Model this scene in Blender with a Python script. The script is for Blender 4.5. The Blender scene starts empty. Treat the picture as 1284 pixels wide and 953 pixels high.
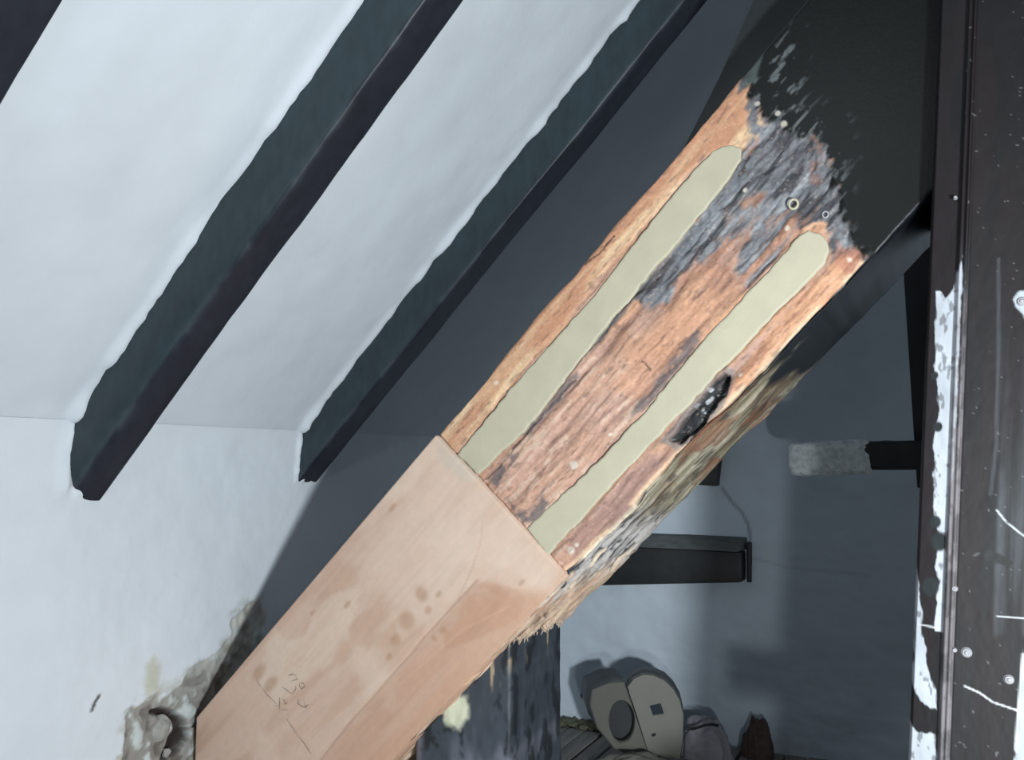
import bpy, bmesh, math, random
import numpy as np
from mathutils import Vector, Matrix
random.seed(4)

# ------------------------------------------------------------------ camera, world, lights, exposure
F, CX, CY, PITCH = 1050.0, 642.0, 476.5, math.radians(5.5)
_n = np.array([.892, -.452]); _n /= np.linalg.norm(_n)
_fy = np.array([_n[1], _n[0], 0.0]); RX = np.array([_n[0], -_n[1], 0.0]); _up = np.array([0, 0, 1.0])
FW = _fy * math.cos(PITCH) + _up * math.sin(PITCH)
UP = -_fy * math.sin(PITCH) + _up * math.cos(PITCH)
CAM = np.array([1.2, 0.0, 0.75])          # 1.2 m from the low side wall, crouching eye height

scene = bpy.context.scene
cd = bpy.data.cameras.new('camera'); cam = bpy.data.objects.new('camera', cd)
scene.collection.objects.link(cam)
cd.sensor_width = 36.0; cd.lens = 36.0 * F / 1284.0; cd.clip_start = 0.02
cam.matrix_world = Matrix(((RX[0], UP[0], -FW[0], CAM[0]), (RX[1], UP[1], -FW[1], CAM[1]),
                           (RX[2], UP[2], -FW[2], CAM[2]), (0, 0, 0, 1)))
scene.camera = cam

world = bpy.data.worlds.new('world'); scene.world = world; world.use_nodes = True
world.node_tree.nodes['Background'].inputs[0].default_value = (.86, .93, 1.0, 1)
world.node_tree.nodes['Background'].inputs[1].default_value = 0.10

def lamp(name, loc, target, size, power, col=(1, 1, 1)):
    ld = bpy.data.lights.new(name, 'AREA'); ld.shape = 'DISK'; ld.size = size; ld.energy = power; ld.color = col
    o = bpy.data.objects.new(name, ld); scene.collection.objects.link(o)
    o.location = loc
    o.rotation_euler = (Vector(target) - Vector(loc)).to_track_quat('-Z', 'Y').to_euler()
    return o
lamp('work_lamp', (1.668, .0, .517), (.75, 1.9, .7), .11, 26.5, (.93, .985, 1.0))
lamp('low_lamp', (1.436, .0, .285), (.75, 2.0, .6), .05, 4.2, (.93, .985, 1.0))
lamp('second_lamp', (1.02, .30, 1.42), (.9, 2.3, .5), .06, 1.0, (.9, .96, 1.0))

scene.view_settings.view_transform = 'Standard'
scene.view_settings.look = 'None'
scene.view_settings.exposure = 0.0
scene.view_settings.gamma = 1.0
scene.view_settings.use_curve_mapping = False

# ------------------------------------------------------------------ helpers
def ray(px, py): return RX * (px - CX) + FW * F + UP * (CY - py)
def hit(px, py, N, c):
    r = ray(px, py); N = np.array(N, float); t = (c - N @ CAM) / (N @ r); return CAM + t * r
AX, AY, AZ, AS = (1, 0, 0), (0, 1, 0), (0, 0, 1), (1, 0, -1)
R2 = math.sqrt(.5)
ZC = .8125                                  # height where ceiling and side wall meet

def lin(c):
    c = np.array(c, float) / 255.0
    return np.where(c <= .04045, c / 12.92, ((c + .055) / 1.055) ** 2.4)
def alb(c, k=1.25): return np.minimum(lin(c) * k, .92)   # photographed colour -> surface colour

def _hash(i, j, k, s):
    h = (i.astype(np.uint32) * np.uint32(374761393) + j.astype(np.uint32) * np.uint32(668265263)
         + k.astype(np.uint32) * np.uint32(2147483647 - 1274126177) + np.uint32(s * 7919 + 13))
    h = (h ^ (h >> np.uint32(13))) * np.uint32(1274126177); h = h ^ (h >> np.uint32(16))
    h = h * np.uint32(2246822519); h = h ^ (h >> np.uint32(15))
    return (h & np.uint32(0xffffff)).astype(np.float64) / 16777215.0
def noise(x, y, seed=0):
    x = np.asarray(x, float) + 1000; y = np.asarray(y, float) + 1000
    i = np.floor(x); j = np.floor(y); fx = x - i; fy = y - j
    i = i.astype(np.int64); j = j.astype(np.int64); z = np.zeros_like(i)
    fx = fx * fx * (3 - 2 * fx); fy = fy * fy * (3 - 2 * fy)
    a = _hash(i, j, z, seed); b = _hash(i + 1, j, z, seed); c = _hash(i, j + 1, z, seed); d = _hash(i + 1, j + 1, z, seed)
    return (a * (1 - fx) + b * fx) * (1 - fy) + (c * (1 - fx) + d * fx) * fy
def fbm(x, y, seed=0, octv=4, gain=.5):
    s = 0; a = 1; t = 0
    for o in range(octv):
        s = s + a * noise(x * 2 ** o, y * 2 ** o, seed + o * 31); t += a; a *= gain
    return s / t                              # about 0.5
def ss(a, b, x):
    t = np.clip((x - a) / (b - a), 0, 1); return t * t * (3 - 2 * t)
def mix(c, col, m): return c * (1 - m[..., None]) + np.array(col) * m[..., None]
def sdpoly(x, y, poly):
    poly = np.array(poly, float); d = np.full(x.shape, 1e9); ins = np.zeros(x.shape, bool)
    for k in range(len(poly)):
        ax, ay = poly[k]; bx, by = poly[(k + 1) % len(poly)]
        ex, ey = bx - ax, by - ay; L = ex * ex + ey * ey + 1e-12
        t = np.clip(((x - ax) * ex + (y - ay) * ey) / L, 0, 1)
        d = np.minimum(d, (x - ax - t * ex) ** 2 + (y - ay - t * ey) ** 2)
        cr = (ay > y) != (by > y)
        with np.errstate(divide='ignore', invalid='ignore'):
            xi = ex * (y - ay) / (ey if abs(ey) > 1e-12 else 1e-12) + ax
        ins ^= cr & (x < xi)
    d = np.sqrt(d); return np.where(ins, -d, d)
def sdline(x, y, pts):
    d = np.full(x.shape, 1e9)
    for (ax, ay), (bx, by) in zip(pts[:-1], pts[1:]):
        ex, ey = bx - ax, by - ay; L = ex * ex + ey * ey + 1e-12
        t = np.clip(((x - ax) * ex + (y - ay) * ey) / L, 0, 1)
        d = np.minimum(d, (x - ax - t * ex) ** 2 + (y - ay - t * ey) ** 2)
    return np.sqrt(d)
def pm(x, y, poly, soft, rough=0, seed=0, fx=60, fy=60):
    d = sdpoly(x, y, poly)
    if rough: d = d + (fbm(x * fx, y * fy, seed, 4) - .5) * 2 * rough
    return 1 - ss(-soft, soft, d)

def link(ob, parent=None):
    scene.collection.objects.link(ob)
    if parent is not None:
        ob.parent = parent
        ob.matrix_parent_inverse = parent.matrix_world.inverted() if parent.type != 'EMPTY' else Matrix.Translation(-Vector(parent.location))
    return ob
def tag(o, label=None, cat=None, group=None, kind=None):
    if label: o['label'] = label
    if cat: o['category'] = cat
    if group: o['group'] = group
    if kind: o['kind'] = kind
    return o
def empty(name, loc, label, cat, group=None):
    o = bpy.data.objects.new(name, None); o.empty_display_size = .05; scene.collection.objects.link(o)
    o.location = [float(v) for v in loc]; return tag(o, label, cat, group)

def mesh_obj(name, verts, faces, mat, parent=None, cols=None, smooth=True):
    me = bpy.data.meshes.new(name); me.from_pydata([tuple(map(float, v)) for v in verts], [], faces)
    me.materials.append(mat)
    if cols is not None:
        a = me.color_attributes.new('Col', 'FLOAT_COLOR', 'POINT')
        c = np.ones((len(verts), 4)); c[:, :3] = cols; a.data.foreach_set('color', c.ravel())
    if smooth: me.polygons.foreach_set('use_smooth', [True] * len(me.polygons))
    me.update(); return link(bpy.data.objects.new(name, me), parent)

def grid_obj(name, P, C, mat, parent=None, loop=False, flip=False, caps=False, rough=None):
    """P (nu,nv,3): fast grid mesh; loop closes the v direction."""
    nu, nv = P.shape[:2]
    idx = np.arange(nu * nv).reshape(nu, nv)
    if loop: idx2 = np.concatenate([idx, idx[:, :1]], 1)
    else: idx2 = idx
    q = np.stack([idx2[:-1, :-1], idx2[1:, :-1], idx2[1:, 1:], idx2[:-1, 1:]], -1).reshape(-1, 4)
    if flip: q = q[:, ::-1]
    loops = q.ravel().tolist(); starts = list(range(0, len(loops), 4)); tot = [4] * len(starts)
    if caps:
        for row, rv in ((idx[0], flip), (idx[-1], not flip)):
            r = row.tolist();
            if not rv: r = r[::-1]
            starts.append(len(loops)); loops += r; tot.append(len(r))
    me = bpy.data.meshes.new(name)
    me.vertices.add(nu * nv); me.vertices.foreach_set('co', P.reshape(-1, 3).ravel())
    me.loops.add(len(loops)); me.loops.foreach_set('vertex_index', loops)
    me.polygons.add(len(starts)); me.polygons.foreach_set('loop_start', starts)
    try: me.polygons.foreach_set('loop_total', tot)
    except Exception: pass
    me.update(calc_edges=True)
    me.polygons.foreach_set('use_smooth', [True] * len(starts))
    if C is not None:
        a = me.color_attributes.new('Col', 'FLOAT_COLOR', 'POINT')
        c = np.ones((nu * nv, 4)); c[:, :3] = np.clip(C.reshape(-1, 3), 0, 1)
        if rough is not None: c[:, 3] = rough.ravel()
        a.data.foreach_set('color', c.ravel())
    me.materials.append(mat); me.validate()
    return link(bpy.data.objects.new(name, me), parent)

def material(name, col=None, rough=.6, vcol=False, grain=(60, 60, 60), amt=.12, bump=.15, bscale=None, spec=.5, bdist=.002, vrough=False):
    m = bpy.data.materials.new(name); m.use_nodes = True; nt = m.node_tree; b = nt.nodes['Principled BSDF']
    b.inputs['Roughness'].default_value = rough; b.inputs['Specular IOR Level'].default_value = spec
    tc = nt.nodes.new('ShaderNodeTexCoord'); mp = nt.nodes.new('ShaderNodeMapping'); mp.inputs['Scale'].default_value = grain
    nt.links.new(tc.outputs['Object'], mp.inputs['Vector'])
    nz = nt.nodes.new('ShaderNodeTexNoise'); nz.inputs['Scale'].default_value = 1; nz.inputs['Detail'].default_value = 5
    nt.links.new(mp.outputs[0], nz.inputs['Vector'])
    mr = nt.nodes.new('ShaderNodeMapRange'); mr.inputs[1].default_value = .3; mr.inputs[2].default_value = .7
    mr.inputs[3].default_value = 1 - amt; mr.inputs[4].default_value = 1 + amt
    nt.links.new(nz.outputs[0], mr.inputs[0])
    mx = nt.nodes.new('ShaderNodeVectorMath'); mx.operation = 'SCALE'
    if vcol:
        at = nt.nodes.new('ShaderNodeAttribute'); at.attribute_name = 'Col'; nt.links.new(at.outputs['Color'], mx.inputs[0])
        if vrough: nt.links.new(at.outputs['Alpha'], b.inputs['Roughness'])
    else: mx.inputs[0].default_value = tuple(float(v) for v in col)
    nt.links.new(mr.outputs[0], mx.inputs['Scale']); nt.links.new(mx.outputs[0], b.inputs['Base Color'])
    n2 = nt.nodes.new('ShaderNodeTexNoise'); n2.inputs['Detail'].default_value = 6
    m2 = nt.nodes.new('ShaderNodeMapping'); m2.inputs['Scale'].default_value = bscale or grain
    nt.links.new(tc.outputs['Object'], m2.inputs['Vector']); nt.links.new(m2.outputs[0], n2.inputs['Vector']); n2.inputs['Scale'].default_value = 1
    bp = nt.nodes.new('ShaderNodeBump'); bp.inputs['Strength'].default_value = bump; bp.inputs['Distance'].default_value = bdist
    nt.links.new(n2.outputs[0], bp.inputs['Height']); nt.links.new(bp.outputs[0], b.inputs['Normal'])
    return m

M = {}
M['plaster'] = material('painted_plaster', rough=.7, vcol=True, grain=(14, 14, 14), amt=.025, bump=.35, bscale=(30, 30, 30), bdist=.003, spec=.3)
M['wood'] = material('bare_timber', rough=.6, vcol=True, grain=(190, 190, 190), amt=.12, bump=.3, bscale=(260, 260, 260), bdist=.0007, spec=.28, vrough=True)
M['newwood'] = material('new_planed_timber', rough=.55, vcol=True, grain=(90, 90, 90), amt=.03, bump=.12, bscale=(200, 200, 200), bdist=.0008, spec=.3)
M['paintv'] = material('worn_black_paint', rough=.45, vcol=True, grain=(60, 60, 25), amt=.15, bump=.25, bscale=(120, 120, 40), bdist=.001, spec=.28, vrough=True)
M['filler'] = material('resin_filler', alb((212, 206, 181), .70), rough=.6, grain=(25, 25, 25), amt=.05, bump=.35, bscale=(60, 60, 60), bdist=.002)
M['black'] = material('black_paint', alb((33, 37, 40)), rough=.5, grain=(30, 30, 30), amt=.15, bump=.3, bscale=(60, 60, 60))
M['dark_soffit'] = material('dark_blue_black_paint', alb((33, 34, 42)), rough=.42, grain=(20, 20, 20), amt=.1, bump=.15, bscale=(50, 50, 50))
M['dark_face'] = material('dark_green_black_paint', alb((46, 58, 64)), rough=.5, grain=(20, 20, 20), amt=.1, bump=.15, bscale=(50, 50, 50))
M['crust'] = material('lime_crust', alb((212, 220, 226)), rough=.9, grain=(90, 90, 90), amt=.25, bump=.9, bscale=(140, 140, 140), bdist=.004)
M['plastic'] = material('cream_plastic', alb((130, 130, 122), .9), rough=.5, grain=(30, 30, 30), amt=.04, bump=.05)
M['plastic_dark'] = material('grey_plastic', alb((84, 88, 92), .85), rough=.5, grain=(30, 30, 30), amt=.04, bump=.05)
M['board'] = material('dusty_board', alb((110, 108, 104), 1.8), rough=.9, grain=(60, 8, 60), amt=.2, bump=.4)
M['dark'] = material('dark_gap', (.01, .01, .01), rough=.9)
M['cloth'] = material('grey_cloth', alb((125, 125, 132), 1.6), rough=.9, grain=(60, 60, 60), amt=.15, bump=.4)
M['rust'] = material('brown_rubble', alb((62, 50, 48), 1.6), rough=.95, grain=(80, 80, 80), amt=.3, bump=.8)
M['stone'] = material('mortar_stone', alb((140, 140, 136)), rough=.95, grain=(70, 70, 70), amt=.2, bump=.8, bdist=.004)
M['ledge'] = material('dusty_ledge', alb((105, 110, 112), 1.0), rough=.95, grain=(30, 60, 60), amt=.2, bump=.5)
M['moss'] = material('dusty_debris', alb((80, 82, 66), 1.6), rough=1, grain=(80, 80, 80), amt=.3, bump=.8)
M['graphite'] = material('graphite', alb((118, 104, 95), 1.1), rough=.6)
M['nail'] = material('nail_head', alb((140, 140, 145)), rough=.4)
M['splinter'] = material('pale_splinter', alb((180, 165, 145), .8), rough=.7)

def box(name, lo, hi, mat, parent=None, bevel=.004, jitter=0, seed=1):
    bm = bmesh.new(); bmesh.ops.create_cube(bm, size=1)
    for v in bm.verts:
        v.co = Vector([(lo[i] + hi[i]) / 2 + v.co[i] * (hi[i] - lo[i]) for i in range(3)])
    return finish(bm, name, mat, parent, bevel, jitter, seed)
def finish(bm, name, mat, parent=None, bevel=0, jitter=0, seed=1, smooth=True, sub=0):
    if bevel: bmesh.ops.bevel(bm, geom=list(bm.edges), offset=bevel, segments=2, affect='EDGES', profile=.6)
    if sub: bmesh.ops.subdivide_edges(bm, edges=list(bm.edges), cuts=sub, use_grid_fill=True)
    if jitter:
        rnd = random.Random(seed)
        for v in bm.verts: v.co += Vector([rnd.uniform(-jitter, jitter) for _ in range(3)])
    bmesh.ops.recalc_face_normals(bm, faces=list(bm.faces))
    me = bpy.data.meshes.new(name); bm.to_mesh(me); bm.free(); me.materials.append(mat)
    if smooth:
        me.polygons.foreach_set('use_smooth', [True] * len(me.polygons))
        try: me.set_sharp_from_angle(angle=.6)
        except Exception: pass
    return link(bpy.data.objects.new(name, me), parent)
def hexa(name, pts, mat, parent=None, bevel=.003, jitter=0, sub=0):
    """pts: 4 front + 4 back corners in the same order"""
    bm = bmesh.new(); v = [bm.verts.new(tuple(map(float, p))) for p in pts]
    for f in ((0, 1, 2, 3), (7, 6, 5, 4), (0, 4, 5, 1), (1, 5, 6, 2), (2, 6, 7, 3), (3, 7, 4, 0)): bm.faces.new([v[i] for i in f])
    return finish(bm, name, mat, parent, bevel, jitter, sub=sub)
def prism(name, outline, depth_vec, mat, parent=None, bevel=.001, inset=0):
    bm = bmesh.new(); n = len(outline); d = np.array(depth_vec, float)
    a = [bm.verts.new(tuple(map(float, p))) for p in outline]; b = [bm.verts.new(tuple(map(float, np.array(p) + d))) for p in outline]
    f = bm.faces.new(a); bm.faces.new(b[::-1])
    for i in range(n): bm.faces.new((a[i], b[i], b[(i + 1) % n], a[(i + 1) % n]))
    if bevel:
        bmesh.ops.bevel(bm, geom=[e for e in f.edges], offset=bevel, segments=2, affect='EDGES')
    return finish(bm, name, mat, parent)
def tube(name, pts, r, mat, parent=None, seg=8, closed=False):
    pts = np.array([np.array(p, float) for p in pts]); n = len(pts); rows = []
    for i in range(n):
        t = pts[(i + 1) % n if closed else min(i + 1, n - 1)] - pts[(i - 1) % n if closed else max(i - 1, 0)]; t /= np.linalg.norm(t)
        u = np.cross(t, (0, 1, 0)) if abs(t[1]) < .9 else np.cross(t, (0, 0, 1)); u /= np.linalg.norm(u); v = np.cross(t, u)
        rows.append([pts[i] + r * (math.cos(a) * u + math.sin(a) * v) for a in np.linspace(0, 2 * math.pi, seg, endpoint=False)])
    if closed: rows.append(rows[0])
    return grid_obj(name, np.array(rows), None, mat, parent, loop=True, flip=True, caps=not closed)
def ribbon(name, strokes, nrm, w, mat, parent=None, kind=None):
    verts, faces = [], []; nrm = np.array(nrm, float)
    for st in strokes:
        st = [np.array(p, float) for p in st]; b = len(verts)
        for i, p in enumerate(st):
            t = st[min(i + 1, len(st) - 1)] - st[max(i - 1, 0)]; t /= np.linalg.norm(t) + 1e-9
            s = np.cross(t, nrm) * w * (.35 if i in (0, len(st) - 1) else 1)
            verts += [p - s, p + s]
        for i in range(len(st) - 1): faces.append((b + 2 * i, b + 2 * i + 1, b + 2 * i + 3, b + 2 * i + 2))
    return mesh_obj(name, verts, faces, mat, parent, smooth=False)
def dense(lo, hi, knots, fine, coarse):
    """sample positions: fine step inside the (a,b) knots, coarse outside"""
    xs = [lo]
    while xs[-1] < hi:
        st = fine if any(a <= xs[-1] <= b for a, b in knots) else coarse
        xs.append(xs[-1] + st)
    return np.array(xs)

# ------------------------------------------------------------------ the setting
WHITE = alb((206, 213, 221), 1.15)
R1Y, R2Y = (.85, .912), (1.372, 1.438)       # the two rafters in view
# low side wall (x = 0)
ys = dense(.15, 2.36, [(.84, 1.45)], .0035, .012); zs = dense(-.01, ZC, [(.15, .55), (.68, .74)], .0035, .008); zs[-1] = ZC
Yg, Zg = np.meshgrid(ys, zs, indexing='ij')
def wl(*pp): return [tuple(hit(a, b, AX, 0)[1:]) for a, b in pp]
mort = wl((150, 1000), (154, 930), (158, 893), (172, 888), (186, 876), (196, 868), (212, 872), (222, 866), (236, 850), (244, 838), (258, 826), (270, 815), (285, 800), (292, 780), (300, 766), (318, 755), (330, 770), (330, 900), (260, 1000))
cres = wl((192, 893), (205, 888), (222, 893), (236, 905), (240, 925), (226, 945), (205, 955), (212, 930), (220, 912), (208, 900))
m_m = pm(Yg, Zg, mort, .003, .012, 3, 40, 40)
m_halo = pm(Yg, Zg, mort, .025, .06, 7, 30, 30) * ss(.46, .56, fbm(Yg * 60, Zg * 60, 9))
m_c = pm(Yg, Zg, cres, .003, .004, 5, 80, 80)
stain = pm(Yg, Zg, wl((184, 870), (182, 835), (192, 824), (201, 832), (199, 868)), .008, .006, 2)
spk = 1 - ss(.002, .004, sdline(Yg, Zg, wl((115, 890), (119, 880), (124, 872))))
dx = (fbm(Yg * 6, Zg * 6, 1) - .5) * .010 + (fbm(Yg * 60, Zg * 60, 2) - .5) * .001
dx = dx * ss(0, .03, ZC - Zg)
dx = dx - m_m * (.004 + (fbm(Yg * 45, Zg * 45, 12) - .5) * .014) - m_c * .020
# plaster lips round the rafter ends
for (a, b), zb in ((R1Y, ZC - .11), (R2Y, ZC - .10)):
    e = np.maximum(np.maximum(a - Yg, Yg - b), zb - Zg)
    rr = (fbm(Yg * 70, Zg * 70, 21) - .4) * .016
    dx = dx + (1 - ss(.0, .012, np.abs(e - rr * .3))) * (.004 + rr * .6) * ss(0, .02, ZC - Zg)
dx = dx + .012 * np.exp(-(ZC - Zg) / .03)
P = np.stack([dx, Yg, Zg], -1)
C = np.broadcast_to(WHITE, P.shape).copy()
C *= (1 + (fbm(Yg * 3, Zg * 3, 5)[..., None] - .5) * .08)
C = mix(C, alb((160, 162, 150)), m_halo * .75)
C = mix(C, alb((176, 176, 158)), stain * .8)
mc = fbm(Yg * 45, Zg * 45, 12)
low = 1 - ss(.30, .44, Zg + (mc - .5) * .1)
C = mix(C, alb((172, 172, 166)), m_m * .85); C = mix(C, alb((132, 130, 126)), m_m * low)
C = mix(C, alb((96, 92, 88)), m_m * ss(.54, .68, mc) * (.35 + .65 * low))
C = mix(C, alb((178, 186, 186)), m_m * (1 - ss(.30, .42, mc)))
C = mix(C, alb((42, 36, 34)), m_c); C = mix(C, alb((90, 90, 90)), spk)  # shade inside the crescent hole painted dark over shallow relief
wl_o = grid_obj('wall_left', P, C, M['plaster'], flip=False); tag(wl_o, kind='structure')

# sloping ceiling
ys = dense(-.6, 2.36, [(.80, .86), (1.32, 1.385)], .004, .014); us = np.arange(0, 2.6, .012)
Ug, Yg = np.meshgrid(us, ys, indexing='ij')
dn = (fbm(Yg * 5, Ug * 5, 41) - .5) * .012 + (fbm(Yg * 22, Ug * 8, 43) - .5) * .003
for a, b in (R1Y, R2Y):
    rag = fbm(Yg * 0 + a * 10, Ug * 28, 51, 4) - .45
    g = np.exp(-((Yg - a + .002) / .010) ** 2)
    dn = dn + g * np.clip(.004 + rag * .018 + np.exp(-(Ug / .05) ** 2) * .012, -.002, .02)
dn = dn * ss(0, .02, Ug) + .0085 * np.exp(-Ug / .03)
P = np.stack([Ug * R2 + dn * R2, Yg, ZC + Ug * R2 - dn * R2], -1)
C = np.broadcast_to(WHITE * .93, P.shape).copy() * (1 + (fbm(Yg * 4, Ug * 4, 61)[..., None] - .5) * .09)
smu = pm(Yg, Ug, [tuple((lambda q: (q[1], q[0] / R2))(hit(a, b, AS, -ZC))) for a, b in ((0, 190), (30, 160), (60, 165), (50, 190), (0, 225))], .03, .02, 3, 20, 20)
C = mix(C, WHITE * .75, smu * .4)
ce = grid_obj('ceiling', P, C, M['plaster'], flip=True); tag(ce, kind='structure')

# back gable wall (y = 2.35)
GY = 2.35
xs = np.arange(-.05, 2.3, .006); zs = np.arange(-.03, 2.45, .006)
Xg, Zg = np.meshgrid(xs, zs, indexing='ij')
def wb(*pp): return [(lambda q: (q[0], q[2]))(hit(a, b, AY, GY)) for a, b in pp]
crack = 1 - ss(.0015, .0065, sdline(Xg, Zg, wb((905, 612), (918, 630), (930, 642), (938, 658), (941, 676))))
crack2 = 1 - ss(.001, .005, sdline(Xg, Zg, wb((945, 700), (990, 712), (1040, 716), (1090, 722))))
spots = 1 - ss(.003, .009, sdline(Xg, Zg, wb((730, 872), (737, 869))))
dy = (fbm(Xg * 5, Zg * 5, 71) - .5) * .02 + (fbm(Xg * 16, Zg * 30, 72) - .5) * .008
dy = dy + crack * .002
P = np.stack([Xg, GY + dy, np.minimum(Zg, Xg + ZC + .03)], -1)
C = np.broadcast_to(WHITE * np.array((.90, .96, 1.0)) * 1.0, P.shape).copy() * (1 + (fbm(Xg * 6, Zg * 9, 73)[..., None] - .5) * .16)
C = mix(C, alb((90, 100, 108)), crack * .6); C = mix(C, alb((120, 128, 135)), crack2 * .25); C = mix(C, alb((60, 60, 60)), spots)
gw = grid_obj('wall_back', P, C, M['plaster'], flip=False); tag(gw, kind='structure')

# floor: narrow dusty boards with open joints
fl = empty('floor', (0, 0, -.02), None, None); tag(fl, kind='structure')
box('subfloor', (-.05, -.7, -.06), (2.3, 2.37, -.03), M['dark'], fl, 0)
b0 = None; rb = random.Random(9)
for i in range(34):
    if b0 is None: b0 = box('board', (-.0235, -1.5, -.03), (.0235, 1.5, -.012), M['board'], fl, .002); ob = b0
    else:
        ob = b0.copy(); scene.collection.objects.link(ob)
    ob.location = (ob.location.x * 0 + .03 + i * .054 + rb.uniform(-.003, .003), .85, rb.uniform(-.002, .001) + .0)
    ob.matrix_parent_inverse = Matrix.Translation((0, 0, .02))
# debris line along the foot of the back wall
bm = bmesh.new(); rd = random.Random(3)
for i in range(260):
    x = rd.uniform(.15, .40); r = rd.uniform(.004, .012)
    m = Matrix.Translation((x, GY - .012 - abs(rd.gauss(0, .02)), -.008 + r * .4)) @ Matrix.Diagonal((rd.uniform(.7, 1.6), 1, rd.uniform(.5, 1), 1))
    bmesh.ops.create_icosphere(bm, subdivisions=1, radius=r, matrix=m)
deb = finish(bm, 'wall_foot_debris', M['moss'], None, 0, .002, 4); tag(deb, 'grey green crumbs of debris along the foot of the back wall', 'debris', kind='stuff')

# ------------------------------------------------------------------ rafters on the ceiling
def rafter(label, Y0, Y1, h, top=2.4, u0=-.03, seed=0, foot=0.):
    """side face toward camera at Y0, depth h below ceiling plane (perpendicular)"""
    root = empty('rafter', (0, (Y0 + Y1) / 2, ZC), label, 'rafter', 'dark rafters under the sloping ceiling')
    us = np.linspace(u0, top, 240)
    # section: (y, depth below ceiling) loop
    br = .006
    sec = [(Y1, -.04), (Y0, -.04)] + [(Y0, d) for d in np.linspace(0, h - br, 22)] + \
          [(Y0 + br * (1 - math.cos(a)), h - br + br * math.sin(a)) for a in np.linspace(.3, 1.27, 4)] + \
          [(y, h) for y in np.linspace(Y0 + br, Y1 - br, 14)] + \
          [(Y1 - br * (1 - math.sin(a)), h - br * (1 - math.cos(a))) for a in np.linspace(.3, 1.27, 3)]
    sec = np.array(sec); U = us[:, None] + sec[None, :, 0] * 0; Yv = np.broadcast_to(sec[None, :, 0], U.shape); Dv = np.broadcast_to(sec[None, :, 1], U.shape)
    w = (fbm(U * 6, Yv * 0 + seed, seed + 80) - .5) * .008
    w2 = (fbm(U * 30, Dv * 60 + seed, seed + 82) - .5) * .0016
    Dw = np.where(Dv > .01, Dv + w * .5, Dv); Yw = Yv + w2 + w * .3
    cd_ = np.hypot(Yv - Y0, Dv - h); rw_ = foot * (1 - ss(.12, .55, U)) * np.exp(-(cd_ / .022) ** 2) * (Dv > 0)
    Yw = Yw + rw_; Dw = Dw - rw_
    # shift the start so the end is cut by the vertical wall
    U2 = U.copy(); U2[0] = -np.maximum(Dv[0], 0) - .03; U2 = np.maximum(U2, -np.maximum(Dv, 0) - .03)
    X = U2 * R2 + Dw * R2; Z = ZC + U2 * R2 - Dw * R2
    P = np.stack([X, Yw, Z], -1)
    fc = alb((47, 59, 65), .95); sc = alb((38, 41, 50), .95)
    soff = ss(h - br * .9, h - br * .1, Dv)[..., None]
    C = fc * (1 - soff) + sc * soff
    worn_highlight = np.exp(-((Dv - h + .002) / .006) ** 2) * np.exp(-((Yv - Y0) / .008) ** 2) * ss(.45, .6, fbm(U * 25, Dv * 80, 90 + seed))
    C = mix(C, alb((70, 78, 84)), worn_highlight * .35)  # patchy wear that also paints an edge highlight along the near arris
    C = C * (1 + (fbm(U * 8, Dv * 40 + Yv * 40, 91 + seed)[..., None] - .5) * .3)
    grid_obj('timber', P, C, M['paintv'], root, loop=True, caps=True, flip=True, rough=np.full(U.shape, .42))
    return root
rafter('dark painted rafter crossing the white ceiling at left, its cut lower end on open wall', R1Y[0], R1Y[1], .088, seed=1, foot=.010)
rafter('dark painted rafter nearest the repaired beam, plaster crumbling at its foot', R2Y[0], R2Y[1], .076, seed=2)
rafter('dark rafter just showing in the top left corner of the photo', .40, .475, .09, seed=3)

# ------------------------------------------------------------------ the repaired principal rafter
KU, KL, PY, TH = .281, -.136, 1.109, .265     # upper/lower edge offsets, front plane, thickness
T = (KU - KL) * R2
O = np.array([0, PY, KU])
def st(px, py):
    q = hit(px, py, AY, PY); k = q[2] - q[0]; t = (KU - k) * R2; s = (q[0] + (q[2] - KU)) * R2
    return (s, t)
def W(s, t, y=0.): return np.array([s * R2 + t * R2, PY + y, KU + s * R2 - t * R2])
def sp(*pp): return [st(a, b) for a, b in pp]
FILL1 = sp((573, 570), (604, 532), (640, 488), (672, 452), (706, 414), (738, 378), (768, 340), (796, 304), (824, 269), (852, 234), (878, 204), (893, 190), (905, 184), (918, 182), (929, 186), (929, 200), (914, 224), (896, 246), (878, 268), (859, 291), (838, 318), (818, 337), (788, 379), (762, 406), (742, 432), (718, 463), (688, 503), (656, 542), (625, 570), (600, 595))
FILL2 = sp((661, 662), (682, 642), (704, 621), (733, 595), (759, 570), (790, 535), (809, 517), (850, 464), (887, 420), (915, 392), (938, 366), (962, 342), (982, 318), (993, 305), (1003, 294), (1014, 288), (1027, 292), (1037, 302), (1039, 315), (1034, 330), (1016, 350), (996, 370), (974, 389), (949, 417), (915, 454), (899, 467), (868, 504), (834, 538), (815, 557), (794, 580), (772, 603), (752, 626), (734, 646), (709, 671), (686, 697))
princ = empty('principal_rafter', (0, PY, .2), 'massive sloping oak beam, half stripped and filled, new pale timber at its lower end', 'beam')

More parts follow.
